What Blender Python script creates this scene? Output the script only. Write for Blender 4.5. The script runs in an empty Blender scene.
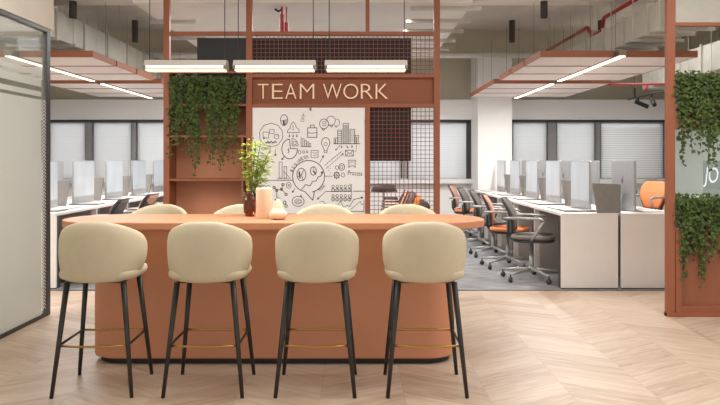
import bpy, bmesh, math, random
from mathutils import Vector, Matrix, Euler
random.seed(7)
PI = math.pi
scene = bpy.context.scene
COL = scene.collection
CAMH = 1.28
F = 720.0
def P(px, py, Y):                       # a point of the place at depth Y
    return Vector(((px - 360) / F * Y, Y, CAMH + (160 - py) / F * Y))
def wx(px, Y): return (px - 360) / F * Y
def wz(py, Y): return CAMH + (160 - py) / F * Y

# ------------------------------------------------------------------ materials
MATS = {}
def srgb(c):
    return tuple(((v / 255) / 12.92 if v / 255 <= .04045 else ((v / 255 + .055) / 1.055) ** 2.4) for v in c) + (1,)
def mat(name, rgb, rough=.6, metal=0, var=.06, scale=8, bump=0, bscale=60, emit=0, stretch=(1, 1, 1), spec=.5, coat=0, trans=0):
    m = bpy.data.materials.new(name); m.use_nodes = True
    nt = m.node_tree; b = nt.nodes['Principled BSDF']
    c = srgb(rgb)
    tc = nt.nodes.new('ShaderNodeTexCoord'); mp = nt.nodes.new('ShaderNodeMapping')
    mp.inputs['Scale'].default_value = stretch
    nt.links.new(tc.outputs['Object'], mp.inputs['Vector'])
    n = nt.nodes.new('ShaderNodeTexNoise'); n.inputs['Scale'].default_value = scale; n.inputs['Detail'].default_value = 4
    nt.links.new(mp.outputs[0], n.inputs['Vector'])
    r = nt.nodes.new('ShaderNodeValToRGB')
    r.color_ramp.elements[0].position = .3; r.color_ramp.elements[1].position = .7
    r.color_ramp.elements[0].color = tuple(v * (1 - var) for v in c[:3]) + (1,)
    r.color_ramp.elements[1].color = tuple(min(1, v * (1 + var)) for v in c[:3]) + (1,)
    nt.links.new(n.outputs[0], r.inputs[0]); nt.links.new(r.outputs[0], b.inputs['Base Color'])
    b.inputs['Roughness'].default_value = rough; b.inputs['Metallic'].default_value = metal
    b.inputs['Specular IOR Level'].default_value = spec
    b.inputs['Coat Weight'].default_value = coat
    if trans: b.inputs['Transmission Weight'].default_value = trans
    if emit:
        b.inputs['Emission Color'].default_value = c; b.inputs['Emission Strength'].default_value = emit
    if bump:
        n2 = nt.nodes.new('ShaderNodeTexNoise'); n2.inputs['Scale'].default_value = bscale
        nt.links.new(mp.outputs[0], n2.inputs['Vector'])
        bp = nt.nodes.new('ShaderNodeBump'); bp.inputs['Strength'].default_value = bump; bp.inputs['Distance'].default_value = .01
        nt.links.new(n2.outputs[0], bp.inputs['Height']); nt.links.new(bp.outputs[0], b.inputs['Normal'])
    MATS[name] = m
    return m

def math_node(nt, op, a, b=None, c=None):
    n = nt.nodes.new('ShaderNodeMath'); n.operation = op
    for i, v in enumerate((a, b, c)):
        if v is None: continue
        if isinstance(v, (int, float)): n.inputs[i].default_value = v
        else: nt.links.new(v, n.inputs[i])
    return n.outputs[0]

def chevron_floor():
    m = bpy.data.materials.new('chevron_oak'); m.use_nodes = True
    nt = m.node_tree; b = nt.nodes['Principled BSDF']; L = nt.links.new
    tc = nt.nodes.new('ShaderNodeTexCoord'); sp = nt.nodes.new('ShaderNodeSeparateXYZ')
    L(tc.outputs['Object'], sp.inputs[0]); X = sp.outputs[0]; Y = sp.outputs[1]
    W = .455; H = .19; SL = .62
    u = math_node(nt, 'DIVIDE', math_node(nt, 'ADD', X, 20 * W + .215), W)
    col = math_node(nt, 'FLOOR', u); fu = math_node(nt, 'FRACT', u)
    par = math_node(nt, 'MODULO', col, 2.0)
    sgn = math_node(nt, 'SUBTRACT', math_node(nt, 'MULTIPLY', par, 2.0), 1.0)
    off = math_node(nt, 'MULTIPLY', math_node(nt, 'MULTIPLY', math_node(nt, 'SUBTRACT', fu, .5), W * SL), sgn)
    v = math_node(nt, 'DIVIDE', math_node(nt, 'ADD', math_node(nt, 'ADD', Y, 30), off), H)
    row = math_node(nt, 'FLOOR', v); fv = math_node(nt, 'FRACT', v)
    cx = nt.nodes.new('ShaderNodeCombineXYZ'); L(col, cx.inputs[0]); L(row, cx.inputs[1])
    wn = nt.nodes.new('ShaderNodeTexWhiteNoise'); wn.noise_dimensions = '2D'; L(cx.outputs[0], wn.inputs['Vector'])
    # grain along the plank
    gx = math_node(nt, 'ADD', math_node(nt, 'MULTIPLY', fu, 1.3), math_node(nt, 'MULTIPLY', wn.outputs['Value'], 37))
    g = nt.nodes.new('ShaderNodeCombineXYZ'); L(gx, g.inputs[0])
    L(math_node(nt, 'MULTIPLY', v, 3.2), g.inputs[1]); L(row, g.inputs[2])
    n1 = nt.nodes.new('ShaderNodeTexNoise'); n1.inputs['Scale'].default_value = 1.6; n1.inputs['Detail'].default_value = 6; n1.inputs['Roughness'].default_value = .62
    n1.inputs['Distortion'].default_value = .5
    L(g.outputs[0], n1.inputs['Vector'])
    ramp = nt.nodes.new('ShaderNodeValToRGB'); e = ramp.color_ramp.elements
    e[0].position = .25; e[0].color = srgb((166, 140, 117)); e[1].position = .72; e[1].color = srgb((205, 187, 168))
    k = ramp.color_ramp.elements.new(.5); k.color = srgb((193, 170, 148))
    mixv = math_node(nt, 'ADD', math_node(nt, 'MULTIPLY', n1.outputs[0], .78), math_node(nt, 'MULTIPLY', wn.outputs['Value'], .24))
    L(mixv, ramp.inputs[0])
    # joints
    e1 = math_node(nt, 'MINIMUM', fv, math_node(nt, 'SUBTRACT', 1.0, fv))
    e2 = math_node(nt, 'MINIMUM', fu, math_node(nt, 'SUBTRACT', 1.0, fu))
    j = math_node(nt, 'MAXIMUM', math_node(nt, 'LESS_THAN', e1, .012), math_node(nt, 'LESS_THAN', e2, .0035))
    mx = nt.nodes.new('ShaderNodeMix'); mx.data_type = 'RGBA'
    L(math_node(nt, 'MULTIPLY', j, .38), mx.inputs['Factor']); L(ramp.outputs[0], mx.inputs['A']); mx.inputs['B'].default_value = srgb((146, 116, 90))
    L(mx.outputs['Result'], b.inputs['Base Color'])
    b.inputs['Roughness'].default_value = .42
    b.inputs['Specular IOR Level'].default_value = .35
    MATS['wood'] = m
chevron_floor()

def stripes(name, c1, c2, scale, axis='Z', rough=.8):
    m = bpy.data.materials.new(name); m.use_nodes = True
    nt = m.node_tree; b = nt.nodes['Principled BSDF']
    tc = nt.nodes.new('ShaderNodeTexCoord'); w = nt.nodes.new('ShaderNodeTexWave'); w.bands_direction = axis
    w.inputs['Scale'].default_value = scale; w.inputs['Distortion'].default_value = .3
    nt.links.new(tc.outputs['Object'], w.inputs['Vector'])
    r = nt.nodes.new('ShaderNodeValToRGB'); r.color_ramp.interpolation = 'CONSTANT'
    r.color_ramp.elements[0].color = srgb(c1); r.color_ramp.elements[1].color = srgb(c2); r.color_ramp.elements[1].position = .5
    nt.links.new(w.outputs[0], r.inputs[0]); nt.links.new(r.outputs[0], b.inputs['Base Color'])
    b.inputs['Roughness'].default_value = rough
    MATS[name] = m

def sheet(name, rgb, transparent, translucent, glossy=0, slat=0, rough=.1):
    """thin sheet: clear share, scattering share and a mirror share"""
    m = bpy.data.materials.new(name); m.use_nodes = True
    nt = m.node_tree; nt.nodes.remove(nt.nodes['Principled BSDF']); L = nt.links.new
    out = nt.nodes['Material Output']; c = srgb(rgb)
    tc = nt.nodes.new('ShaderNodeTexCoord'); n = nt.nodes.new('ShaderNodeTexNoise'); n.inputs['Scale'].default_value = 3
    L(tc.outputs['Object'], n.inputs['Vector'])
    r = nt.nodes.new('ShaderNodeValToRGB')
    r.color_ramp.elements[0].color = tuple(v * .97 for v in c[:3]) + (1,); r.color_ramp.elements[1].color = c
    L(n.outputs[0], r.inputs[0])
    d = nt.nodes.new('ShaderNodeBsdfDiffuse'); t = nt.nodes.new('ShaderNodeBsdfTranslucent')
    L(r.outputs[0], d.inputs[0]); L(r.outputs[0], t.inputs[0])
    m1 = nt.nodes.new('ShaderNodeMixShader'); m1.inputs[0].default_value = translucent
    L(d.outputs[0], m1.inputs[1]); L(t.outputs[0], m1.inputs[2])
    tr = nt.nodes.new('ShaderNodeBsdfTransparent'); tr.inputs[0].default_value = tuple(.5 + .5 * v for v in c[:3]) + (1,)
    m2 = nt.nodes.new('ShaderNodeMixShader'); m2.inputs[0].default_value = transparent
    L(m1.outputs[0], m2.inputs[1]); L(tr.outputs[0], m2.inputs[2])
    if slat:
        w = nt.nodes.new('ShaderNodeTexWave'); w.bands_direction = 'Z'; w.inputs['Scale'].default_value = slat
        L(tc.outputs['Object'], w.inputs['Vector'])
        mr = nt.nodes.new('ShaderNodeMapRange'); mr.inputs['To Min'].default_value = transparent * .85; mr.inputs['To Max'].default_value = min(1, transparent * 1.15)
        L(w.outputs[0], mr.inputs[0]); L(mr.outputs[0], m2.inputs[0])
    last = m2
    if glossy:
        g = nt.nodes.new('ShaderNodeBsdfGlossy'); g.inputs['Roughness'].default_value = rough
        fr = nt.nodes.new('ShaderNodeFresnel'); fr.inputs[0].default_value = 1.45
        mm = nt.nodes.new('ShaderNodeMath'); mm.operation = 'MULTIPLY'; mm.inputs[1].default_value = glossy
        L(fr.outputs[0], mm.inputs[0])
        m3 = nt.nodes.new('ShaderNodeMixShader'); L(mm.outputs[0], m3.inputs[0])
        L(m2.outputs[0], m3.inputs[1]); L(g.outputs[0], m3.inputs[2]); last = m3
    L(last.outputs[0], out.inputs['Surface'])
    MATS[name] = m

def carpet_mat():
    m = mat('carpet', (138, 137, 137), .95, var=.32, scale=5, stretch=(.8,3,1), bump=.3, bscale=150)
carpet_mat()
mat('terracotta', (199, 135, 99), .5, var=.025, scale=3, bump=.02, bscale=90)
mat('terracotta_dark', (144, 86, 57), .6, var=.05, scale=3)
mat('terracotta_panel', (138, 80, 53), .65, var=.05, scale=2)
mat('frame_red', (146, 84, 54), .5, var=.04, scale=4)
mat('cream', (201, 188, 160), .85, var=.03, scale=12, bump=.12, bscale=300)
mat('leg_black', (44, 42, 38), .45, var=.08)
mat('brass', (190, 150, 90), .3, metal=1, var=.04)
mat('letter_gold', (236, 200, 165), .22, metal=1, var=.04)
mat('black', (20, 19, 18), .5, var=.1)
mat('dark_panel', (22, 17, 15), .6, var=.1)
mat('white_wall', (238, 235, 232), .8, var=.015, scale=2)
mat('concrete', (204, 197, 184), .85, var=.1, scale=1.5, bump=.15, bscale=14)
mat('concrete_light', (228, 223, 215), .85, var=.05, scale=1.2, bump=.1, bscale=14)
mat('beige_wall', (196, 190, 170), .85, var=.05, scale=1.3)
mat('galvanised', (194, 191, 180), .45, metal=.2, var=.1, scale=4)
mat('panel_white', (232, 222, 216), .85, var=.02)
mat('desk_white', (226, 220, 214), .45, var=.015)
mat('desk_grey', (176, 168, 160), .7, var=.06)
mat('divider_grey', (130, 126, 122), .9, var=.06, scale=30, bump=.1, bscale=200)
mat('silver', (168, 168, 170), .35, metal=.45, var=.04)
mat('chair_metal', (176, 174, 170), .35, metal=.4, var=.03)
mat('chair_dark', (110, 102, 97), .75, var=.08, scale=30)
mat('chair_orange', (205, 126, 78), .8, var=.06, scale=30)
mat('chair_pink', (206, 150, 128), .8, var=.05, scale=30)
mat('plastic_dark', (56, 54, 53), .5, var=.08)
mat('window_frame', (62, 62, 64), .5, var=.06)
mat('pier_grey', (150, 150, 150), .8, var=.06, scale=5)
mat('frame_dark', (50, 46, 44), .4, var=.06)
mat('board_white', (236, 233, 231), .35, var=.012)
mat('ink', (34, 34, 34), .7, var=.1)
mat('ivy', (65, 84, 26), .6, var=.55, scale=18)
mat('ivy_stem', (88, 80, 48), .8)
mat('fresh_leaf', (146, 168, 52), .55, var=.3, scale=25)
mat('fresh_stem', (110, 120, 50), .7)
mat('ceramic', (222, 200, 170), .55, var=.03, scale=10, bump=.05)
mat('amber_glass', (150, 78, 40), .12, var=.05, trans=.75)
mat('pipe_red', (176, 50, 48), .4, var=.06)
mat('pipe_white', (238, 236, 230), .5, var=.03)
mat('lamp_body', (124, 115, 101), .45, var=.03)
mat('lamp_glow', (255, 244, 230), .5, emit=.5, var=0)
mat('strip_glow', (255, 242, 226), .5, emit=1.6, var=0)
mat('spot_glow', (255, 236, 210), .5, emit=2.0, var=0)
mat('cyl_dark', (60, 52, 46), .5, var=.06)
mat('screen_on', (178, 184, 190), .15, emit=.2, var=.1, scale=3, stretch=(1, 1.6, .35))
mat('screen_grey', (128, 128, 134), .3, emit=.12, var=.06, scale=3)
mat('text_white', (240, 240, 240), .5, emit=.4, var=0)
mat('planter_black', (36, 36, 36), .55, var=.1)
mat('shade_grey', (84, 82, 78), .8, var=.05)
mat('laptop_grey', (168, 166, 164), .4, metal=.5, var=.03)
mat('mesh_copper', (128, 66, 46), .45, var=.06)
mat('cushion_orange', (222, 128, 60), .85, var=.06)
stripes('stripe_dark', (52, 42, 40), (196, 176, 160), 9, 'Z')
stripes('stripe_pink', (60, 40, 38), (206, 150, 130), 7, 'X')
mat('ground', (170, 168, 160), .9, var=.06, scale=.3)
mat('facade', (190, 176, 156), .9, var=.06, scale=.4)
sheet('window_glass', (240, 242, 242), .93, .5, glossy=1.0, rough=.02)
sheet('clear_glass', (236, 241, 238), .93, .5, glossy=.03, rough=.02)
sheet('green_glass', (228, 240, 232), .93, .5, glossy=.6, rough=.05)
sheet('frost', (226, 227, 223), .22, .6, glossy=.5, rough=.18)
sheet('sheer_blind', (228, 228, 229), .6, .62, slat=9)
sheet('blind', (228, 228, 229), .34, .62, slat=9)

# ------------------------------------------------------------------ helpers
OFF = {}
def new_bm(): return bmesh.new()
def add_box(bm, x0, x1, y0, y1, z0, z1, M=None):
    vs = [bm.verts.new(Vector(p)) for p in ((x0,y0,z0),(x1,y0,z0),(x1,y1,z0),(x0,y1,z0),(x0,y0,z1),(x1,y0,z1),(x1,y1,z1),(x0,y1,z1))]
    for f in ((3,2,1,0),(4,5,6,7),(0,1,5,4),(1,2,6,5),(2,3,7,6),(3,0,4,7)): bm.faces.new([vs[i] for i in f])
    if M is not None:
        for v in vs: v.co = M @ v.co
    return vs
def box(*a): bm = new_bm(); add_box(bm, *a); return bm
def add_tube(bm, pts, rad, n=10, cap=True):
    pts = [Vector(p) for p in pts]
    if isinstance(rad, (int, float)): rad = [rad] * len(pts)
    rings = []; ref = None
    for i, p in enumerate(pts):
        d = (pts[min(i+1, len(pts)-1)] - pts[max(i-1, 0)]).normalized()
        if ref is None: ref = Vector((1,0,0)) if abs(d.x) < .8 else Vector((0,0,1))
        u = (ref - d * ref.dot(d)).normalized(); w = d.cross(u); ref = u
        rings.append([bm.verts.new(p + (u * math.cos(2*PI*k/n) + w * math.sin(2*PI*k/n)) * rad[i]) for k in range(n)])
    for a, b in zip(rings, rings[1:]):
        for k in range(n): bm.faces.new((a[k], a[(k+1)%n], b[(k+1)%n], b[k]))
    if cap and n > 2:
        bm.faces.new(list(reversed(rings[0]))); bm.faces.new(rings[-1])
def tube(pts, rad, n=10): bm = new_bm(); add_tube(bm, pts, rad, n); return bm
def add_lathe(bm, prof, c=(0,0,0), n=32):
    c = Vector(c); rings = []
    for r, z in prof:
        if r < 1e-6: rings.append([bm.verts.new(c + Vector((0,0,z)))])
        else: rings.append([bm.verts.new(c + Vector((r*math.cos(2*PI*k/n), r*math.sin(2*PI*k/n), z))) for k in range(n)])
    for a, b in zip(rings, rings[1:]):
        for k in range(n):
            q = [a[k % len(a)], a[(k+1) % len(a)], b[(k+1) % len(b)], b[k % len(b)]]
            q2 = []
            for v in q:
                if v not in q2: q2.append(v)
            if len(q2) > 2: bm.faces.new(q2)
def lathe(prof, c=(0,0,0), n=32): bm = new_bm(); add_lathe(bm, prof, c, n); return bm
def add_prism(bm, poly, z0, z1):
    a = [bm.verts.new((x, y, z0)) for x, y in poly]; b = [bm.verts.new((x, y, z1)) for x, y in poly]
    n = len(poly)
    for k in range(n): bm.faces.new((a[k], a[(k+1)%n], b[(k+1)%n], b[k]))
    bm.faces.new(list(reversed(a))); bm.faces.new(b)
def prism(poly, z0, z1): bm = new_bm(); add_prism(bm, poly, z0, z1); return bm
def xf(bm, M): bm.transform(M); return bm
def stadium(cx, cy, hx, hy, r, n=14):
    pts = []
    for sx, sy, a0 in ((1,1,0),(-1,1,90),(-1,-1,180),(1,-1,270)):
        for k in range(n + 1):
            a = math.radians(a0 + 90 * k / n)
            pts.append((cx + sx*(hx-r) + r*math.cos(a), cy + sy*(hy-r) + r*math.sin(a)))
    return pts

def obj(name, bm, m, parent=None, smooth=False, bevel=0, subsurf=0, world=True):
    """links bm as one mesh object; coordinates are the place's own when the parent was set at its base"""
    off = Vector((0,0,0))
    if parent is not None and world: off = OFF.get(parent.name, Vector((0,0,0)))
    if off.length > 0: bm.transform(Matrix.Translation(-off))
    if parent is None and world:          # origin at the base of the mesh
        pass
    bmesh.ops.recalc_face_normals(bm, faces=bm.faces)
    me = bpy.data.meshes.new(name); bm.to_mesh(me); bm.free()
    for p in me.polygons: p.use_smooth = smooth
    o = bpy.data.objects.new(name, me); COL.objects.link(o)
    me.materials.append(MATS[m])
    if parent is not None: o.parent = parent
    OFF[o.name] = off
    if bevel:
        md = o.modifiers.new('bevel', 'BEVEL'); md.width = bevel; md.segments = 2; md.limit_method = 'ANGLE'; md.angle_limit = math.radians(40)
        md.harden_normals = False
    if subsurf:
        md = o.modifiers.new('sub', 'SUBSURF'); md.levels = subsurf; md.render_levels = subsurf
    return o
def tag(o, label, cat, group=None, kind=None):
    if label: o['label'] = label
    if cat: o['category'] = cat
    if group: o['group'] = group
    if kind: o['kind'] = kind
    return o
def thing(name, label, cat, loc=(0,0,0), group=None):
    o = bpy.data.objects.new(name, None); COL.objects.link(o); o.location = loc; o.empty_display_size = .1
    OFF[o.name] = Vector(loc)
    return tag(o, label, cat, group)
def single(name, bm, m, label, cat, group=None, **k):
    """a thing that is one mesh, its origin at its base"""
    xs = [v.co for v in bm.verts]
    c = Vector((sum(v.x for v in xs)/len(xs), sum(v.y for v in xs)/len(xs), min(v.z for v in xs)))
    bm.transform(Matrix.Translation(-c))
    o = obj(name, bm, m, None, **k); o.location = c
    return tag(o, label, cat, group)
def struct(name, bm, m, parent=None, **k):
    o = obj(name, bm, m, parent, **k)
    if parent is None: o['kind'] = 'structure'
    return o
def copy_tree(o, parent=None):
    c = o.copy(); COL.objects.link(c)
    if parent is not None: c.parent = parent
    for ch in list(o.children): copy_tree(ch, c)
    return c
def place(proto, used, loc, rz, label, group=None):
    c = proto if not used else copy_tree(proto)
    c.location = loc; c.rotation_euler = (0, 0, rz); c['label'] = label
    if group: c['group'] = group
    return c

# ------------------------------------------------------------------ the setting
EDGE = 7.06
struct('floor', box(-7.6, 5.9, -3, EDGE, -.1, 0), 'wood')
struct('floor_carpet', box(-7.6, 5.9, EDGE, 13.9, -.1, -.002), 'carpet')
struct('trim_1', box(-7.6, 5.9, EDGE-.012, EDGE+.012, -.05, .004), 'frame_dark')
struct('ceiling', box(-7.6, 5.9, -1, 13.9, 3.35, 3.55), 'concrete')
bm = new_bm(); add_box(bm, -7.6, 5.9, 7.3, 8.1, 3.02, 3.36); struct('trim_2', bm, 'concrete_light')
bm = new_bm(); add_box(bm, -7.6, 5.9, 11.5, 11.9, 2.98, 3.36); struct('trim_3', bm, 'beige_wall')
bm = new_bm(); add_box(bm, -2.42, 1.2, 7.65, 11.4, 2.95, 3.36); struct('trim_4', bm, 'concrete_light', bevel=.01)
# bulkhead over the glass partition
struct('trim_5', box(-2.70, -2.56, -1, 6.02, 2.36, 3.35), 'concrete')
BW = 13.6
spans = [(-30,-2),(4,42),(48,86),(92,132),(136,176),(182,222),(228,268),(274,314),(320,360),(366,402),(407,470),(512,548),(556,596),(600,665)]
Z0, Z1 = .9, 2.02
bm = new_bm()
add_box(bm, -7.6, 5.9, BW, BW+.25, 0, Z0); add_box(bm, -7.6, 5.9, BW, BW+.25, Z1, 3.4)
struct('wall_back', bm, 'beige_wall')
xs = [-7.6] + [wx(v, BW) for s in spans for v in s] + [5.9]
bm = new_bm()
for i in range(0, len(xs), 2): add_box(bm, xs[i], xs[i+1], BW-.02, BW+.25, Z0-.02, Z1+.02)
struct('trim_6', bm, 'pier_grey')
struct('trim_7', box(-7.6, 5.85, BW-.28, BW-.001, 2.035, 2.4), 'white_wall', bevel=.01)     # blind box
struct('trim_8', box(-7.6, 5.85, BW-.012, BW-.001, 0.0, .84), 'white_wall')
struct('trim_9', box(-7.6, 5.85, BW-.2, BW-.001, .84, .925), 'white_wall', bevel=.008)       # sill
for i, (a, b) in enumerate(spans):
    x0, x1 = wx(a, BW), wx(b, BW)
    w = struct('window_%d' % (i+1), box(x0+.03, x1-.03, BW+.1, BW+.108, Z0+.03, Z1-.03), 'window_glass')
    bm = new_bm()
    add_box(bm, x0, x1, BW+.05, BW+.14, Z1-.05, Z1); add_box(bm, x0, x1, BW+.05, BW+.14, Z0, Z0+.04)
    add_box(bm, x0, x0+.04, BW+.05, BW+.14, Z0, Z1); add_box(bm, x1-.04, x1, BW+.05, BW+.14, Z0, Z1)
    obj('window_frame', bm, 'window_frame', w)
    zb = Z0+.02 if i != 13 else Z0+.0
    obj('blind', box(x0+.02, x1-.02, BW+.02, BW+.024, zb, Z1), 'blind' if i != 13 else 'sheer_blind', w)
# darker frames beside the pier and the rail below the blind box
struct('trim_10', box(-7.6, 5.85, BW-.06, BW-.02, 1.99, 2.036), 'window_frame')
struct('trim_11', box(wx(466,BW), wx(471,BW), BW-.06, BW-.01, .93, 2.0), 'window_frame')
struct('wall_left', box(-7.8, -7.6, -3, 13.9, 0, 3.4), 'white_wall')
struct('wall_right', box(5.8, 6.0, 4, 13.9, 0, 3.4), 'white_wall')
struct('column', box(wx(478,12.75), wx(512,12.75), 12.75, 13.59, 0, 3.36), 'white_wall')
struct('ground', box(-60, 60, 14.5, 120, -3.2, -3), 'ground')
bm = new_bm()
for x, y, w, h in ((-26,48,16,3.2),(-6,60,14,5.5),(12,45,10,2.2),(24,52,14,3.6)): add_box(bm, x-w/2, x+w/2, y, y+8, -3, h)
o = struct('trim_12', bm, 'facade')

# ------------------------------------------------------------------ glass partition at the left
GX = -2.585
g = thing('glass_partition', 'frosted glass partition with dark metal frame at the left', 'partition', (GX, 4, 0))
bm = new_bm()
add_box(bm, GX-.02, GX+.02, 5.90, 5.97, 0, 2.36)
add_box(bm, GX-.02, GX+.02, .6, 5.90, 2.325, 2.36)
add_box(bm, GX-.02, GX+.02, .6, 5.90, 0, .03)
add_box(bm, GX-.02, GX+.02, .55, .65, 0, 2.36)
obj('frame', bm, 'frame_dark', g, bevel=.004)
obj('glass_pane', box(GX-.006, GX+.006, .65, 5.90, .03, 2.325), 'clear_glass', g)
for a, b in ((.03, 1.765), (1.79, 1.83), (1.87, 1.93), (1.955, 1.995)):
    obj('frosted_film', box(GX+.008, GX+.010, .65, 5.82, a, b), 'frost', g)
bm = new_bm()
for k in range(62):
    z = .06 + k * .0275
    for sy in (0, 1):
        add_box(bm, GX+.011, GX+.016, 0, .04, -.004, .004, Matrix.Translation((0, 5.825 + .035*sy, z + (.0 if sy == 0 else .03))) @ Matrix.Rotation(math.radians(38 if sy == 0 else -38), 4, 'X'))
obj('patterned_strip', bm, 'desk_grey', g)

# ------------------------------------------------------------------ bar table
TC = (-.555, 4.715)
t = thing('bar_table', 'long terracotta counter table with rounded ends in the foreground', 'table', (TC[0], TC[1], 0))
obj('tabletop', prism(stadium(TC[0], TC[1], 1.36, .355, .33, 20), .856, .90), 'terracotta', t, bevel=.006)
obj('base', prism(stadium(TC[0]+.005, TC[1], 1.165, .215, .19, 20), .035, .856), 'terracotta', t, bevel=.012)
obj('plinth', prism(stadium(TC[0]+.005, TC[1], 1.13, .185, .17, 20), 0, .036), 'black', t)

# ------------------------------------------------------------------ bar stools
def shell_bm():
    bm = new_bm(); Rr = .198; straight = .13; Ls = Rr*PI/2 + straight
    N = 56; K = 20; rings = []
    for i in range(N + 1):
        s = -Ls + 2*Ls*i/N; a = abs(s); sg = 1 if s >= 0 else -1; u = a / Ls
        if a <= Rr*PI/2:
            th = a / Rr; pos = Vector((sg*Rr*math.sin(th), -Rr*math.cos(th) - .012, 0)); nrm = Vector((sg*math.sin(th), -math.cos(th), 0))
        else:
            d = a - Rr*PI/2; pos = Vector((sg*(Rr - .12*d), d - .012, 0)); nrm = Vector((sg, .1, 0)).normalized()
        zt = .947 - .155 * (max(0, u - .1)/.9)**1.5
        zb = .617 + .078 * max(0, min(1, (u - .35)/.45))**1.3
        e = max(0, (u - .8)/.2); k = math.sqrt(max(0, 1 - e**2.2))
        zc = (zt + zb)/2 + .012*e; h = (zt - zb)/2 * max(.06, k*.93 + .07 if e > 0 else 1); tk = .027 * max(.35, k)
        ring = []
        for q in range(K):
            f = 2*PI*q/K; c_, s_ = math.cos(f), math.sin(f)
            dx = math.copysign(abs(c_)**.7, c_) * tk
            dz = math.copysign(abs(s_)**.55, s_) * h
            zz = zc + dz
            rel = (zz - .6)/.34
            flare = .012*math.sin(min(1, max(0, rel))*PI*.8) - .03*max(0, rel - .6)**2 * 2
            ring.append(bm.verts.new(pos + nrm*(dx + flare) + Vector((0, 0, zz))))
        rings.append(ring)
    for a, b in zip(rings, rings[1:]):
        for q in range(K): bm.faces.new((a[q], a[(q+1)%K], b[(q+1)%K], b[q]))
    bm.faces.new(list(reversed(rings[0]))); bm.faces.new(rings[-1])
    return bm
def cushion_bm(cx, cy, hx, hy, z0, z1, p=.45, n=40, m=8):
    bm = new_bm(); zc = (z0+z1)/2; hz = (z1-z0)/2; rings = []
    for j in range(m+1):
        v = -PI/2 + PI*j/m; cv = max(.0, math.cos(v))**.35; sv = math.copysign(abs(math.sin(v))**.8, math.sin(v))
        if j in (0, m): cv = .72
        rings.append([bm.verts.new((cx + hx*cv*math.copysign(abs(math.cos(f))**p, math.cos(f)), cy + hy*cv*math.copysign(abs(math.sin(f))**p, math.sin(f)), zc + hz*sv)) for f in [2*PI*k/n for k in range(n)]])
    for a, b in zip(rings, rings[1:]):
        for k in range(n): bm.faces.new((a[k], a[(k+1)%n], b[(k+1)%n], b[k]))
    bm.faces.new(list(reversed(rings[0]))); bm.faces.new(rings[-1])
    return bm
def make_stool():
    t = thing('bar_stool', '', 'stool')
    obj('backrest', shell_bm(), 'cream', t, smooth=True)
    obj('seat', cushion_bm(0, .008, .222, .218, .612, .692, p=.6), 'cream', t, smooth=True)
    obj('seat_base', box(-.155, .155, -.155, .155, .607, .62), 'leg_black', t, bevel=.004)
    for sx in (-1, 1):
        for sy in (-1, 1):
            obj('leg', tube([(sx*.152, sy*.152, .612), (sx*.2135, sy*.2135, 0)], [.0165, .0105], 12), 'leg_black', t, smooth=True)
    c = .2135 - .0615*.275/.595
    for sy in (-1, 1):
        bar = obj('footrest', tube([(-c, sy*c, .275), (-c*.5, sy*(c+.012), .272), (0, sy*(c+.015), .271), (c*.5, sy*(c+.012), .272), (c, sy*c, .275)], .0065, 8), 'brass', t, smooth=True)
        bar['label'] = 'brass footrest bar'
    for sx in (-1, 1):
        obj('stretcher', tube([(sx*c, -c, .275), (sx*c, c, .275)], .007, 8), 'leg_black', t, smooth=True)
    return t
stool = make_stool()
fl = ['cream upholstered bar stool in front of the counter, leftmost of the front four',
      'cream upholstered bar stool in front of the counter, second from the left',
      'cream upholstered bar stool in front of the counter, third from the left',
      'cream upholstered bar stool in front of the counter, rightmost of the front four']
for i in range(4):
    place(stool, i > 0, (-1.451 + .6045*i, 4.085, 0), math.radians((2, 0, 0, 0)[i]), fl[i], 'bar stools around the counter')
bl = ['cream bar stool behind the counter at its left end, only its back showing',
      'cream bar stool behind the counter, behind the vases on the tabletop',
      'cream bar stool behind the counter, below the whiteboard',
      'cream bar stool behind the counter, in front of the striped lounge cushions']
for i in range(4):
    place(stool, True, (-1.487 + .6125*i, 5.24, 0), PI, bl[i], 'bar stools around the counter')

# ------------------------------------------------------------------ on the counter
TZ = .90
b_ = Vector((wx(264, 4.70), 4.70, TZ))
single('cylinder_vase', lathe([(0,0),(.050,0),(.0525,.006),(.0525,.19),(.051,.198),(.047,.198),(.046,.19),(.046,.02),(0,.02)], b_), 'ceramic', 'tall plain cream cylinder vase on the counter', 'vase', smooth=True)
b_ = Vector((wx(278, 4.60), 4.60, TZ))
single('pear_vase', lathe([(0,0),(.03,0),(.05,.01),(.058,.028),(.055,.045),(.044,.058),(.034,.066),(.030,.085),(.022,.105),(.012,.125),(.008,.131),(.006,.125),(0,.12)], b_), 'ceramic', 'small squat cream vase with tapering neck on the counter', 'vase', smooth=True)
vx = wx(250, 4.86)
b_ = Vector((vx, 4.86, TZ))
single('amber_vase', lathe([(0,0),(.03,0),(.032,.012),(.042,.03),(.044,.06),(.044,.165),(.041,.166),(.040,.06),(.036,.035),(0,.025)], b_), 'amber_glass', 'amber glass vase holding green branches on the counter', 'vase', smooth=True)
pl = thing('leafy_branches', 'fresh yellow-green leafy branches standing in the amber vase', 'plant', (vx, 4.86, TZ+.03))
random.seed(11)
sb = new_bm(); lb = new_bm()
def add_leaf(bm, p, d, n, L, W):
    d = d.normalized(); s = d.cross(n).normalized(); n = s.cross(d)
    pts = [p, p + d*L*.4 + s*W*.5 - n*W*.12, p + d*L - n*L*.08, p + d*L*.4 - s*W*.5 - n*W*.12, p + d*L*.5 + n*W*.1]
    v = [bm.verts.new(q) for q in pts]
    bm.faces.new((v[0], v[1], v[4])); bm.faces.new((v[1], v[2], v[4])); bm.faces.new((v[2], v[3], v[4])); bm.faces.new((v[3], v[0], v[4]))
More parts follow.
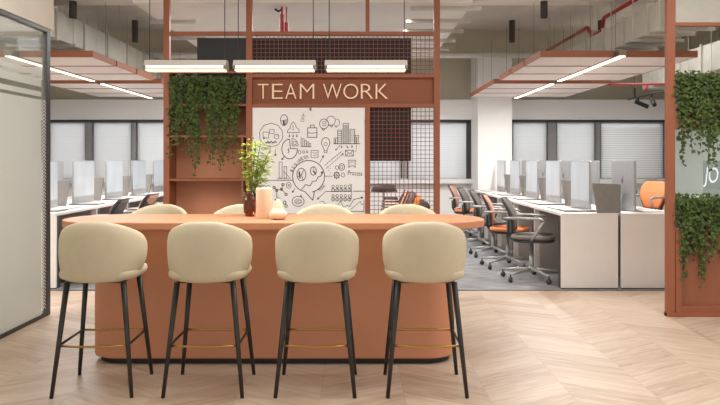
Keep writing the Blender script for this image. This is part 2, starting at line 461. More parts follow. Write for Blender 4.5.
for k in range(11):
    a = random.uniform(0, 2*PI); sp = random.uniform(.03, .13); hh = random.uniform(.30, .50)
    top = Vector((vx + .055 + sp*math.cos(a), 4.86 + sp*math.sin(a)*.7, TZ + hh))
    base = Vector((vx + random.uniform(-.015,.015), 4.86 + random.uniform(-.015,.015), TZ+.03))
    mid = base.lerp(top, .5) + Vector((-.01*math.cos(a), 0, .02)); mid.x = vx + (mid.x - vx)*.6
    pts = []
    for i in range(9):
        u = i/8; pts.append(base*(1-u)**2 + mid*2*u*(1-u) + top*u*u)
    add_tube(sb, pts, .0025, 5)
    for i in range(2, 9):
        for q in range(10 if i > 3 else 2):
            az = random.uniform(0, 2*PI); d = Vector((math.cos(az), math.sin(az), random.uniform(-.5, .7)))
            off = d*random.uniform(0, .045)
            add_leaf(lb, pts[i] + off + Vector((0,0,random.uniform(-.02,.02))), d, Vector((random.uniform(-.5,.5), random.uniform(-.5,.5), 1)), random.uniform(.03, .052), random.uniform(.012, .02))
obj('stems', sb, 'fresh_stem', pl); obj('foliage', lb, 'fresh_leaf', pl)

# ------------------------------------------------------------------ shelving partition (TEAM WORK)
Q = 7.3
X = lambda px: wx(px, Q)
Z = lambda py: wz(py, Q)
D = .30
p = thing('shelving_partition', 'terracotta framed room divider with shelves, mesh panels and TEAM WORK sign', 'partition', (X(300), Q+.15, 0))
posts = [(163.3,169.3,3.35,0),(246,252,3.35,0),(434,440,3.35,0)]
for a, b, z1, z0 in posts:
    z1 = 3.02 
    obj('post', box(X(a), X(b), Q, Q+.06, z0, z1), 'frame_red', p, bevel=.003)
obj('post', box(X(365), X(370), Q, Q+.06, 0, Z(107)), 'frame_red', p, bevel=.003)
obj('post', box(X(365.5), X(369.5), Q, Q+.05, Z(31), 3.02), 'frame_red', p, bevel=.003)
def rail(a, b, y0, y1, dep=.06): obj('rail', box(X(a), X(b), Q+.002, Q+dep, Z(y1), Z(y0)), 'frame_red', p, bevel=.003)
rail(169.3, 434, 31.3, 35.2); rail(252, 434, 73.5, 77.5); rail(252, 434, 103.5, 107.3); rail(252, 434, 214, 219)
# sign board with raised letters
sg = obj('sign_board', box(X(252), X(434), Q+.045, Q+.07, Z(104), Z(77)), 'terracotta_panel', p)
def letter(ch, x0, x1, ytop, ybot):
    cu = bpy.data.curves.new('t', 'FONT'); cu.body = ch; cu.extrude = .008; cu.size = 1; cu.offset = -.012
    to = bpy.data.objects.new('t', cu); COL.objects.link(to)
    dg = bpy.context.evaluated_depsgraph_get(); me = bpy.data.meshes.new_from_object(to.evaluated_get(dg))
    bm = new_bm(); bm.from_mesh(me); bpy.data.objects.remove(to); bpy.data.meshes.remove(me)
    lo = Vector([min(v.co[i] for v in bm.verts) for i in range(3)]); hi = Vector([max(v.co[i] for v in bm.verts) for i in range(3)])
    for v in bm.verts:
        u = (v.co.x - lo.x)/(hi.x - lo.x); w = (v.co.y - lo.y)/(hi.y - lo.y)
        dep = 0 if v.co.z > 0 else 1
        v.co = Vector((X(x0 + (x1 - x0)*u), Q + .022 + .02*dep, Z(ybot + (ytop - ybot)*w)))
    return bm
cr = [('T',35,88),('E',104,157),('A',168,222),('M',238,308),('W',350,440),('O',448,520),('R',532,592),('K',603,664)]
for ch, a, b in cr:
    obj('letter', letter(ch, 250+a/4.8, 250+b/4.8, 83.6, 98.7), 'letter_gold', sg)
# mesh panels and dark panels
def mesh_panel(a, b, y0, y1, y, nx, nz, m):
    bm = new_bm(); r = .0026
    for i in range(nx+1):
        x = X(a) + (X(b)-X(a))*i/nx; add_box(bm, x-r, x+r, y-r, y+r, Z(y1), Z(y0))
    for i in range(nz+1):
        z = Z(y1) + (Z(y0)-Z(y1))*i/nz; add_box(bm, X(a), X(b), y-r, y+r, z-r, z+r)
    obj('mesh_panel', bm, m, p)
mesh_panel(252, 434, 35.2, 73.5, Q+.03, 42, 9, 'mesh_copper')
mesh_panel(370, 434, 107.3, 214, Q+.03, 15, 25, 'mesh_copper')
obj('dark_panel', box(X(252), X(411.5), Q+.06, Q+.08, Z(73.5), Z(37)), 'dark_panel', p)
obj('dark_panel', box(X(370), X(411.5), Q+.06, Q+.08, Z(161), Z(107)), 'dark_panel', p)
obj('dark_panel', box(X(196), X(245.5), Q+.05, Q+.08, Z(76), Z(37)), 'black', p)
# shelf bay
obj('back_panel', box(X(169.3), X(246), Q+D-.02, Q+D, 0, Z(100)), 'terracotta', p)
obj('side_panel', box(X(165), X(169.3), Q+.06, Q+D, 0, Z(72)), 'terracotta_dark', p)
obj('side_panel', box(X(246), X(250), Q+.06, Q+D, 0, Z(72)), 'terracotta_dark', p)
obj('inner_panel', box(X(241), X(243), Q+.02, Q+D-.02, Z(213), Z(137)), 'terracotta_dark', p)
for yy in (71.5, 104.5, 136, 179.5, 219):
    obj('shelf', box(X(169.3), X(246), Q+.005, Q+D-.02, Z(yy+1.6), Z(yy-.8)), 'frame_red', p, bevel=.002)
obj('lower_panel', box(X(252), X(365), Q+.03, Q+.06, 0, Z(219)), 'terracotta_panel', p)
obj('lower_panel', box(X(370), X(434), Q+.03, Q+.06, 0, Z(219)), 'terracotta_panel', p)

# ------------------------------------------------------------------ whiteboard with marker drawing
wb = thing('whiteboard', 'white board covered in black business doodles under the sign', 'whiteboard', (X(308), Q+.02, Z(213)))
obj('panel', box(X(252.3), X(364.7), Q+.012, Q+.03, Z(213.5), Z(107.5)), 'board_white', wb)
db = new_bm()
def stroke(pts, w=.62, closed=False):
    pts = [Vector((q[0], q[1])) for q in pts]
    if closed: pts = pts + [pts[0]]
    for a, b in zip(pts, pts[1:]):
        d = b - a
        if d.length < 1e-4: continue
        d.normalize(); n = Vector((-d.y, d.x)) * w*.42; a2 = a - d*w*.3; b2 = b + d*w*.3
        vs = []
        for yy in (Q+.0095, Q+.0125):
            vs.append([db.verts.new((X(q.x), yy, Z(q.y))) for q in (a2+n, b2+n, b2-n, a2-n)])
        db.faces.new(vs[0]); db.faces.new(list(reversed(vs[1])))
        for k in range(4): db.faces.new((vs[0][k], vs[0][(k+1)%4], vs[1][(k+1)%4], vs[1][k]))
def circ(cx, cy, rx, ry=None, w=.6, a0=0, a1=360, n=22):
    ry = rx if ry is None else ry
    stroke([(cx + rx*math.cos(math.radians(a0+(a1-a0)*k/n)), cy + ry*math.sin(math.radians(a0+(a1-a0)*k/n))) for k in range(n+1)], w)
def rect(x0, y0, x1, y1, w=.55): stroke([(x0,y0),(x1,y0),(x1,y1),(x0,y1)], w, True)
def arrow(pts, w=.6, s=1.6):
    stroke(pts, w); a, b = Vector(pts[-2]), Vector(pts[-1]); d = (b-a).normalized(); n = Vector((-d.y, d.x))
    stroke([tuple(b - d*s + n*s*.6), tuple(b), tuple(b - d*s - n*s*.6)], w, True)
# big speech bubble
circ(308.5, 176.5, 16, 16, .9, 118, 437, 40)
stroke([(301, 190.6), (304.5, 191.5), (312.7, 200.2), (314.5, 191.2)], .9)
circ(301.3, 174.5, 4.5, 6.3, .8); circ(313.3, 171, 2.9, 4.2, .8)
stroke([(301.3,174.5),(304,169.6)],.7); stroke([(301.3,174.5),(297.2,177)],.7); stroke([(301.3,174.5),(303,180)],.7)
stroke([(299,172),(300,178)],1.6); stroke([(313.3,171),(315.5,174)],1.4); stroke([(313.3,171),(313.3,167.5)],.6)
arrow([(301,190.5),(305.5,184.5),(310,186),(312.5,181.5),(316,181),(318,177),(321,176),(322.3,171.5)],.8)
for ch, (x, y), an in zip('BUSINESS', [(291.5,170.5),(293,167.2),(295.2,164.2),(297.6,162),(299.6,160.2),(302,158.6),(304.6,157.4),(307,156.8)], (-62,-55,-48,-42,-36,-30,-24,-18)):
    G = {'B':[[(-1,-1.6),(-1,1.6),(.8,1.2),(.8,.2),(-1,0),(.7,-.4),(.6,-1.4),(-1,-1.6)]],'U':[[(-1,-1.6),(-.9,1.3),(.9,1.3),(1,-1.6)]],'S':[[(1,-1.5),(-.8,-1.3),(-.8,-.2),(.9,.3),(.7,1.5),(-1,1.5)]],
         'I':[[(0,-1.6),(0,1.6)]],'N':[[(-1,1.6),(-1,-1.6),(1,1.6),(1,-1.6)]],'E':[[(1,-1.6),(-1,-1.6),(-1,1.6),(1,1.6)],[(-1,0),(.7,0)]]}[ch]
    ca, sa = math.cos(math.radians(an)), math.sin(math.radians(an))
    for s in G: stroke([(x + .85*(u*ca - v*sa), y + .85*(u*sa + v*ca)) for u, v in s], .5)
# thought cloud with charts
pts = []
for k in range(41):
    a = 2*PI*k/40; r = 1 + .06*abs(math.sin(a*5)); pts.append((271 + 11.2*r*math.cos(a), 135 + 11.2*r*math.sin(a)))
stroke(pts, .6)
rect(263, 132, 268.5, 138); rect(269.5, 129.5, 274, 133.5); circ(276.5, 136.5, 2.4); stroke([(276.5,136.5),(278.5,135)],.5)
stroke([(265,141.5),(266,143),(267.5,141),(269,143),(271,141),(273,142.8),(275,141),(276.5,142.5)],.7)
arrow([(270,148),(270,156)],.5); arrow([(275.2,147.5),(275.2,156)],.5)
stroke([(266,148),(270,148)],.5)
# balloon, puzzle, cloud with arrows
circ(284, 120, 3.6, 5.4, .7); stroke([(280.6,121),(287.4,119.5)],.5); stroke([(283.6,121),(284,125)],2); stroke([(286,120.5),(285.6,124)],.8)
stroke([(287,132.5),(288,129.5),(290,128.6),(290.6,125),(293,121.8),(295.5,124.5),(296,127.2),(298.8,129.5),(299.2,132.5),(287,132.5)],.6)
for x in (289.3, 293, 296.7): arrow([(x,133.5),(x,137)],.5,1.2)
stroke([(293,125),(293,130)],.6)
circ(303,116.5,1.1,1.5,.4); circ(302.4,120.2,1.6,1.5,.4); stroke([(303.6,113),(303.5,115)],.5)
# pie chart
circ(289.5, 149, 7.8, 9.8, .85, 0, 270, 30); stroke([(289.5,139.2),(290.2,148.5),(297.3,148.8)],.8)
stroke([(292,138.5),(292,146),(298,145.8)],.6); circ(292,146,6,7.5,.6,270,360,8); rect(293.4,141.6,296,144.6,.5)
stroke([(289.3,148.8),(287.6,149.6),(289.3,151.2),(287.8,152.8)],.5); stroke([(288.4,148),(288.4,153.6)],.4)
arrow([(284.3,156),(281.6,159.8)],.6,1.4)
# small bars
stroke([(301,137),(301,146.6),(311,146.6)],.6)
for x, h in ((302.5,8),(304.8,6),(307,4.5),(309.2,3)): rect(x, 146.4-h, x+1.5, 146.4, .45)
circ(299.5,152.2,1.3,1.7,.5); circ(303.6,152,1.1,1.3,.5); circ(307,151.8,.9,1,.5)
rect(311,150.5,318,157.5); stroke([(312.4,152.5),(315,153.4),(316.8,152.2)],.5); stroke([(313,155.4),(317,155)],.5)
# briefcase
rect(307.6,127.8,316.8,137.4,.8); stroke([(310.3,127.5),(310.5,125),(314,125),(314.3,127.5)],.7); stroke([(307.6,132.3),(312,133.3),(316.8,132.3)],.6)
# speech bubbles
circ(324,123.8,4.5,4.9,.7); stroke([(321.7,128.2),(323.4,130.6),(325.6,128)],.7)
for k in range(3): stroke([(322,121.8+1.9*k),(326.2,121.8+1.9*k)],.5)
circ(331,120.6,4.3,4.6,.6,-190,110,20); stroke([(329,125),(331.6,127.2),(333,124.8)],.6); circ(337,122.6,2.6,3.4,.5,-100,120,12); stroke([(334.5,125),(336.2,127.6),(337,125.8)],.5)
# city
for x0,x1,y0 in ((334,337.5,138),(337.6,341.6,130),(343,348.6,123.4),(350,354.6,129.2),(355.2,358.6,135.4)): rect(x0,y0,x1,143.6,.6)
for k in range(6): stroke([(337.8,131.5+2*k),(341.2,131.5+2*k)],.5); stroke([(350.2,131+2*k),(354.2,131+2*k)],.45)
for k in range(4): stroke([(344+1.1*k,125),(344+1.1*k,143)],.5)
stroke([(335.5,139),(335.5,143)],1.0); stroke([(356.8,137),(356.8,143)],1.0)
stroke([(333.5,143.8),(360,143.8)],.7)
for a, b, c, d in ((340,145,335.4,150.2),(341.8,145,341.5,148),(346,145,348,148),(352,145,352,147.6)): arrow([(a,b),(c,d)],.5,1.2)
stroke([(356.5,145),(356.2,151),(354.5,151.4)],.4)
# light bulb
circ(325.6,142.6,4.2,5,.75,130,410,22); stroke([(322.8,146.4),(324,149.6),(324.2,152.6),(326.8,152.6),(327.2,149.6),(328.4,146.4)],.65); circ(325.6,144,1.6,1.6,.5); stroke([(324.4,150.6),(327,150.6)],.5)
# arrows from bubble
arrow([(319.8,162.5),(323.6,155.6)],.6)
for k in range(9):
    u = k/9; stroke([(325+17*u, 165-14*u),(326.1+17*u, 164.1-14*u)],.75)
    stroke([(326+16.5*u, 168.5-14*u),(327+16.5*u, 167.7-14*u)],.6)
arrow([(341,155.6),(343.4,153.6)],.5,1.3)
# envelope, cup, gears
rect(345.4,150.2,353.4,156,.65); stroke([(345.4,150.2),(349.4,153.6),(353.4,150.2)],.55); stroke([(345.4,156),(348.4,153)],.5); stroke([(353.4,156),(350.4,153)],.5)
stroke([(348.4,160.2),(355.6,160.2),(355,165.6),(355.6,167.4),(352,165.4),(348.4,167.4),(349,165),(348.4,160.2)],.6); stroke([(349.6,162.2),(354,162)],.5)
circ(341.8,167,2.8,3.4,.7); circ(341.8,167,1.3,1.6,.5); circ(337,167.6,1.6,1.8,.55)
circ(336.7,175.2,2.4,2.8,.9); circ(336.7,175.2,.8,.9,.6)
for k in range(8):
    a = k*PI/4; stroke([(336.7+2.4*math.cos(a),175.2+2.8*math.sin(a)),(336.7+3.3*math.cos(a),175.2+3.7*math.sin(a))],.8)
circ(343,175,1.6,2,.55)
stroke([(325.2,176.2),(332,176.2)],.6)
for x,y in ((328,170),(330,172.6),(327,166.6),(329.6,168)): stroke([(x,y),(x+.8,y+.5)],.6)
def word(s, x, y, h, w, ang=0, th=.45):
    cu = bpy.data.curves.new('t','FONT'); cu.body = s; cu.size = 1
    to = bpy.data.objects.new('t', cu); COL.objects.link(to)
    me = bpy.data.meshes.new_from_object(to.evaluated_get(bpy.context.evaluated_depsgraph_get()))
    bpy.data.objects.remove(to)
    vs = [v.co.copy() for v in me.vertices]; mnx = min(v.x for v in vs); mxx = max(v.x for v in vs); mxy = max(v.y for v in vs)
    ca, sa = math.cos(math.radians(ang)), math.sin(math.radians(ang)); nv = []
    for v in vs:
        u = (v.x-mnx)/(mxx-mnx)*w; q = -v.y/mxy*h
        nv.append(db.verts.new((X(x + u*ca - q*sa), Q+.0095, Z(y + u*sa + q*ca))))
    for f in me.polygons:
        try: db.faces.new([nv[i] for i in f.vertices])
        except ValueError: pass
    bpy.data.meshes.remove(me)
word('Process', 347.8, 175, 4.6, 14.4, 3)
word('TEAM', 319.5, 192, 2.6, 8, -42)
word('market', 266, 143.6, 2.2, 10, -3)
# rows of little people
for r in range(2):
    for k in range(5):
        x = 333 + 4.1*k; y = 186.5 + 9.4*r
        circ(x, y, 1.2, 1.4, .5, n=10); circ(x, y+3.6, 1.5, 1.7, .6, n=10); stroke([(x,y+1.4),(x,y+5)],.4)
stroke([(349.8,184),(351.4,184.6),(351.4,198.4),(349.8,198.8)],.5)
arrow([(351,191.6),(325.5,191.6),(317.2,199.4)],.6)
for k in range(9): stroke([(353.4+1.35*k,191.3),(354.1+1.35*k,191.0 if k%2 else 191.9)],.7)
stroke([(320,201.6),(323,201.2),(325,203.8),(327,204.4)],.5); stroke([(329,204.6),(332,204.8)],.5)
stroke([(337.2,206),(340.2,201.2),(343.8,207.4),(347,205.4),(349.4,206.4)],.6)
arrow([(349.4,206.6),(353.8,199.6),(363,197.4)],.65); stroke([(350.4,209.6),(360.4,201.4),(361.4,204.6),(364,204)],.5)
stroke([(350.6,211.4),(363.8,211.4),(364,200)],.6)
# left lower: bars, line, molecule, atom, speech
stroke([(277,178.8),(290.5,178.8)],.55); stroke([(262,180.4),(292.6,180.4)],.7)
rect(279,162,282,178); rect(284,166.5,286.5,178); stroke([(283,171),(290,178)],.5)
stroke([(262,186.6),(264,185),(265.6,187),(267.6,185.4),(270,186)],.45)
mol = [(276.6,190.4),(281.4,189.4),(282.8,184.6),(286,194.6),(274,187.6)]
stroke([mol[4],mol[0],mol[1],mol[2]],.6); stroke([mol[1],mol[3]],.6); stroke([mol[0],(276.6,197)],.6)
for x,y in mol: circ(x,y,1.2,1.3,.7,n=10)
circ(288.6,185.4,2.4,3,.55); circ(288.6,185.4,.7,.9,.6)
arrow([(294.8,188.4),(292.2,192.6)],.6,1.5)
circ(284.6,202.6,1.2,1.6,.7); circ(286,206,1.2,1.5,.6)
circ(298,201.4,6,5,.65); stroke([(300,196.6),(300.8,194.8),(301.6,197)],.6); circ(298,201.6,3.4,2.5,.5); stroke([(295.6,201),(300.4,200.8)],.5); stroke([(295.6,202.4),(300.4,202.4)],.5)
arrow([(277.6,197),(274.6,200.4)],.5,1.2); stroke([(276.6,197),(280,199)],.5)
obj('marker_drawing', db, 'ink', wb)
obj('clip', box(X(309.5), X(311.3), Q+.004, Q+.02, Z(110.6), Z(107)), 'chair_dark', wb)

# ------------------------------------------------------------------ hanging ivy
def ivy_leaf(bm, p, d, n, L):
    d = d.normalized(); s = d.cross(n)
    if s.length < 1e-3: s = Vector((1,0,0))
    s.normalize(); n = s.cross(d)
    out = [(0,0),(.42,.12),(.30,.42),(.0,1.0),(-.30,.42),(-.42,.12)]
    c = bm.verts.new(p + d*L*.35 + n*L*.12)
    vs = [bm.verts.new(p + s*L*a + d*L*b) for a, b in out]
    for k in range(6): bm.faces.new((c, vs[k], vs[(k+1)%6]))
def ivy(name, label, x0, x1, y0, y1, zb, zt, strands, seed, crown_n, leaf, group, planter='planter_black'):
    random.seed(seed)
    t = thing(name, label, 'plant', ((x0+x1)/2, (y0+y1)/2, zb), group)
    bm = new_bm(); add_box(bm, x0, x1, y0+.03, y1, zb, zt); obj('planter', bm, planter, t, bevel=.004)
    lb = new_bm(); sb = new_bm()
    for i in range(crown_n):
        pt = Vector((random.uniform(x0-.02, x1+.02), random.uniform(y0-.03, y1), zt + random.uniform(-.05, .07)))
        az = random.uniform(0, 2*PI)
        ivy_leaf(lb, pt, Vector((math.cos(az), math.sin(az)-.4, random.uniform(-.8,.3))), Vector((random.uniform(-.4,.4), -1, random.uniform(.2,1))), leaf*random.uniform(.7,1.2))
    for sx, ln, dens in strands:
        x = sx; y = y0 + random.uniform(-.03, .02); z = zt + .02; pts = [Vector((x, y+.08, zt)), Vector((x, y, z))]
        drift = random.uniform(-.04, .04); n = max(3, int(ln/.04))
        ph = random.uniform(0, 6)
        for i in range(n):
            z -= .04; pts.append(Vector((x + drift*i/n + .012*math.sin(i*.7+ph), y - .02*math.sin(i*.5+ph) - .01, z)))
        add_tube(sb, pts, .0022, 4)
        for i, q in enumerate(pts[1:]):
            m = dens if i < n*.75 else max(1, dens*.55)
            for k in range(int(m + random.random())):
                az = random.uniform(0, 2*PI); pt = q + Vector((random.uniform(-.03,.03), random.uniform(-.035,.01), random.uniform(-.02,.02)))
                ivy_leaf(lb, pt, Vector((math.cos(az)*.7, math.sin(az)*.4-.2, random.uniform(-1.2,.1))), Vector((random.uniform(-.6,.6), -1, random.uniform(0,.8))), leaf*random.uniform(.6,1.15))
    obj('stems', sb, 'ivy_stem', t); obj('foliage', lb, 'ivy', t)
    return t
random.seed(3)
def strands_for(pairs, Y, ztop, jit=.022, dens=3.2, per=3):
    out = []
    for px, py in pairs:
        for k in range(per):
            ln = max(.06, ztop - wz(py, Y)) * (1 if k == 0 else random.uniform(.45, .95))
            out.append((wx(px, Y) + (0 if k == 0 else random.uniform(-jit, jit)), ln, dens))
    return out
zt = Z(78)
s1 = strands_for([(172,160),(175,152),(179,146),(185,140),(189,158),(194,178),(197,168),(201,118)], Q-.02, zt, per=3)
ivy('hanging_ivy', 'dense hanging ivy on the left half of the divider top shelf', X(170), X(206), Q+.02, Q+.24, Z(104)+.005, Z(80), s1, 5, 210, .038, 'hanging ivy planters')
s2 = strands_for([(211,168),(213,150),(218,170),(221,148),(226,162),(231,164),(234,142),(241,105)], Q-.02, zt, per=3)
ivy('hanging_ivy', 'dense hanging ivy on the right half of the divider top shelf', X(207), X(245.5), Q+.02, Q+.24, Z(104)+.005, Z(80), s2, 6, 210, .038, 'hanging ivy planters')

# ------------------------------------------------------------------ planter column at the right
Y2 = 5.88
U = lambda px: wx(px, Y2)
V = lambda py: wz(py, Y2)
pc = thing('planter_stand', 'tall terracotta plant stand with two planter boxes at the right', 'plant stand', (3.0, Y2+.18, 0))
R1 = 3.55
obj('post', box(U(667), U(675.5), Y2, Y2+.05, 0, 3.35), 'frame_red', pc, bevel=.004)
obj('post', box(R1, R1+.07, Y2, Y2+.05, 0, 3.35), 'frame_red', pc, bevel=.004)
obj('rail', box(U(676), R1, Y2+.02, Y2+.06, V(25.4), V(21.8)), 'frame_red', pc, bevel=.003)
obj('upper_box', box(U(682), R1, Y2+.051, Y2+.26, V(128), V(103)), 'terracotta_dark', pc, bevel=.004)
obj('lower_box', box(U(682), R1, Y2+.036, Y2+.26, .033, V(229)), 'terracotta_dark', pc, bevel=.004)
bm = new_bm()
add_box(bm, U(676), U(682), Y2, Y2+.035, .03, V(231)); add_box(bm, U(682), R1, Y2, Y2+.035, V(231), V(229)); add_box(bm, U(682), R1, Y2, Y2+.035, .03, .085)
obj('front_frame', bm, 'frame_red', pc, bevel=.003)
obj('foot', box(U(667), R1+.07, Y2-.012, Y2+.06, 0, .032), 'frame_red', pc, bevel=.003)
obj('glass_pane', box(U(685), R1, Y2+.25, Y2+.256, V(195)-.05, V(128)), 'green_glass', pc)
random.seed(4)
s3 = strands_for([(680,120),(684,138),(688,163),(692,150),(696,128),(700,136),(705,150),(709,158),(713,170),(716,148),(722,150),(728,140),(736,150),(745,140),(755,150)], Y2-.02, V(73), per=3, dens=3.6)
ivy('hanging_ivy', 'hanging ivy in the upper box of the plant stand', U(683), R1-.01, Y2+.03, Y2+.24, V(103)+.003, V(78), s3, 8, 520, .038, 'hanging ivy planters')
random.seed(5)
s4 = strands_for([(679,226),(683,262),(687,282),(690,250),(694,240),(698,262),(702,268),(706,288),(710,256),(714,262),(718,250),(724,260),(732,270),(742,250),(752,262)], Y2-.02, V(200), per=3, dens=3.2)
ivy('hanging_ivy', 'hanging ivy in the lower box of the plant stand, beside the desks', U(683), R1-.01, Y2+.03, Y2+.24, V(229)+.003, V(203), s4, 9, 560, .039, 'hanging ivy planters')

# ------------------------------------------------------------------ desks
UN = 1.1; Y0 = 7.15; NU = 5
ordn = ['nearest', 'second', 'third', 'fourth', 'fifth']
def far(i): return 'nearest the wood floor' if i == 0 else ordn[i] + ' from the wood floor'
def make_desk():                                  # user sits at -X, spine of the bench at +X; local x 0..0.565
    t = thing('office_desk', '', 'desk')
    obj('desktop', box(0, .565, .002, UN-.002, .722, .75), 'desk_white', t, bevel=.002)
    obj('end_panel', box(.0, .565, .004, .03, .008, .722), 'desk_white', t, bevel=.002)
    obj('leg_panel', box(.05, .52, UN-.03, UN-.006, .0, .722), 'desk_grey', t, bevel=.002)
    obj('modesty_panel', box(.535, .555, .03, UN-.03, .1, .722), 'desk_grey', t)
    obj('dark_edge', box(.0, .03, .03, .11, 0, .722), 'frame_dark', t)  # dark strip behind the end panel, showing as its dark inner depth
    obj('foot_rail', box(.0, .565, .004, .03, 0, .008), 'frame_dark', t)
    return t
desk = make_desk(); used = False
rows = [('right bench, aisle side', 2.0, False, 'right'), ('right bench, wall side', 3.16, True, 'right'),
        ('left bench, aisle side', -3.02, True, 'left'), ('left bench, wall side', -4.17, False, 'left')]
for nm, x, flip, sd in rows:
    for i in range(NU):
        # flipped: a turn of 180 degrees about z, so the unit runs towards -Y
        loc = (x, Y0 + UN*i, 0) if not flip else (x, Y0 + UN*(i+1), 0)
        d = place(desk, used, loc, PI if flip else 0, 'white desk of the %s, %s' % (nm, far(i)), 'bench desks')
        used = True
        if flip:        # keep the white outer end towards the camera
            for ch in d.children:
                if ch.name.startswith('end_panel') or ch.name.startswith('foot_rail'): ch.location.y = UN-.034
                if ch.name.startswith('dark_edge'): ch.location.y = UN-.14
                if ch.name.startswith('leg_panel'): ch.location.y = -UN+.036

# dividers standing on the desks
def make_divider():
    t = new_bm()
    a = [(-.285, .30), (.0, .285), (0, 0), (-.235, .0)]
    f = [t.verts.new((x, -.012, z)) for x, z in a]; b = [t.verts.new((x, .012, z)) for x, z in a]
    t.faces.new(f); t.faces.new(list(reversed(b)))
    for k in range(4): t.faces.new((f[k], f[(k+1)%4], b[(k+1)%4], b[k]))
    o = obj('desk_divider', t, 'divider_grey', None, bevel=.004); tag(o, '', 'divider')
    return o
dv = make_divider(); used = False
for nm, x, flip in (('right bench', 2.60, False), ('left bench', -3.62, True)):
    for i in range(NU):
        place(dv, used, (x, Y0 + UN*i + .04, .7515), PI if flip else 0, 'grey fabric desk divider on the %s, %s' % (nm, far(i)), 'desk dividers'); used = True

# monitors: screen looks towards -X
def rounded(hx, hz, r, n=5):
    out = []
    for sx, sz, a0 in ((1,1,0),(-1,1,90),(-1,-1,180),(1,-1,270)):
        for k in range(n+1):
            a = math.radians(a0+90*k/n); out.append((sx*(hx-r)+r*math.cos(a), sz*(hz-r)+r*math.sin(a)))
    return out
def make_monitor():
    t = thing('computer_monitor', '', 'monitor')
    M = Matrix(((0,0,1,0),(1,0,0,0),(0,1,0,0),(0,0,0,1)))
    body = prism(rounded(.325, .258, .012), -.011, .011); body.transform(Matrix.Translation((0, 0, .262)) @ M)
    sh = obj('housing', body, 'silver', t, bevel=.003)
    scr = prism([(-.312,-.17),(.312,-.17),(.312,.246),(-.312,.246)], -.013, -.0105); scr.transform(Matrix.Translation((0, 0, .262)) @ M)
    obj('screen', scr, 'screen_on', t)
    bm = new_bm()
    add_box(bm, .009, .02, -.012, .03, 0, 0.001)
    bm.free(); bm = new_bm()
    # small dark fruit-shaped mark on the back
    add_lathe(bm, [(0,0),(.026,0),(.03,.001),(0,.001)], (0,0,0), 18); bm.transform(Matrix.Translation((.0112, 0, .31)) @ Matrix.Rotation(PI/2, 4, 'Y') )
    q = new_bm(); add_lathe(q, [(0,0),(.008,0),(.009,.001),(0,.001)], (0,0,0), 10); q.transform(Matrix.Translation((.0112, .008, .352)) @ Matrix.Rotation(PI/2, 4, 'Y') @ Matrix.Scale(1.6, 4, (1,0,0)))
    me = bpy.data.meshes.new('q'); q.to_mesh(me); bm.from_mesh(me); q.free(); bpy.data.meshes.remove(me)
    obj('mark', bm, 'chair_dark', sh)
    bm = new_bm()
    add_box(bm, -.006, .006, -.09, .09, -.17, .0, Matrix.Translation((.035, 0, .18)) @ Matrix.Rotation(math.radians(-14), 4, 'Y'))
    obj('stand', bm, 'silver', t, bevel=.002)
    obj('stand_foot', box(-.07, .1, -.1, .1, 0, .007), 'silver', t, bevel=.002)
    return t
mon = make_monitor(); used = False
for nm, x, flip in (('right bench, aisle side', 2.40, False), ('right bench, wall side', 2.78, True), ('left bench, aisle side', -3.38, True), ('left bench, wall side', -3.82, False)):
    for i in range(NU):
        yy = Y0 + UN*(i+.5) + (.13 if not flip or x > 0 else .0)
        if x > 2.7: yy = Y0 + UN*i + .45
        place(mon, used, (x, yy, .7515), (PI if flip else 0), 'silver monitor on the %s, %s' % (nm, far(i)), 'desktop monitors'); used = True
# keyboards and closed laptops
def make_keyboard():
    t = thing('keyboard', '', 'keyboard')
    obj('body', box(-.06, .06, -.21, .21, 0, .012), 'laptop_grey', t, bevel=.002)
    bm = new_bm()
    for i in range(4):
        for k in range(13): add_box(bm, -.05+.026*i, -.029+.026*i, -.2+.031*k, -.174+.031*k, .012, .015)
    obj('keys', bm, 'desk_white', t)
    return t
kb = make_keyboard(); used = False
for nm, x in (('right bench, aisle side', 2.14), ('left bench, aisle side', -3.16), ('right bench, wall side', 3.0)):
    for i in range(NU if x < 2.9 else 2):
        place(kb, used, (x, Y0 + UN*(i+.5)+.12, .7515), 0, 'slim keyboard on the %s, %s' % (nm, far(i)), 'keyboards'); used = True
lp = thing('closed_laptop', '', 'laptop')
obj('lid', box(-.17, .17, -.12, .12, .009, .016), 'laptop_grey', lp, bevel=.002); obj('body', box(-.17, .17, -.12, .12, 0, .009), 'plastic_dark', lp, bevel=.002)
used = False
for nm, x in (('right bench', 2.26), ('left bench', -3.25)):
    for i in range(4):
        place(lp, used, (x, Y0 + UN*i + .32, .7515), 0, 'closed grey laptop lying on the %s, %s' % (nm, far(i)), 'closed laptops'); used = True
single('notebook', box(2.86, 3.1, 7.26, 7.5, .7515, .765), 'desk_white', 'white notebook lying at the near end of the right bench', 'notebook', bevel=.003)

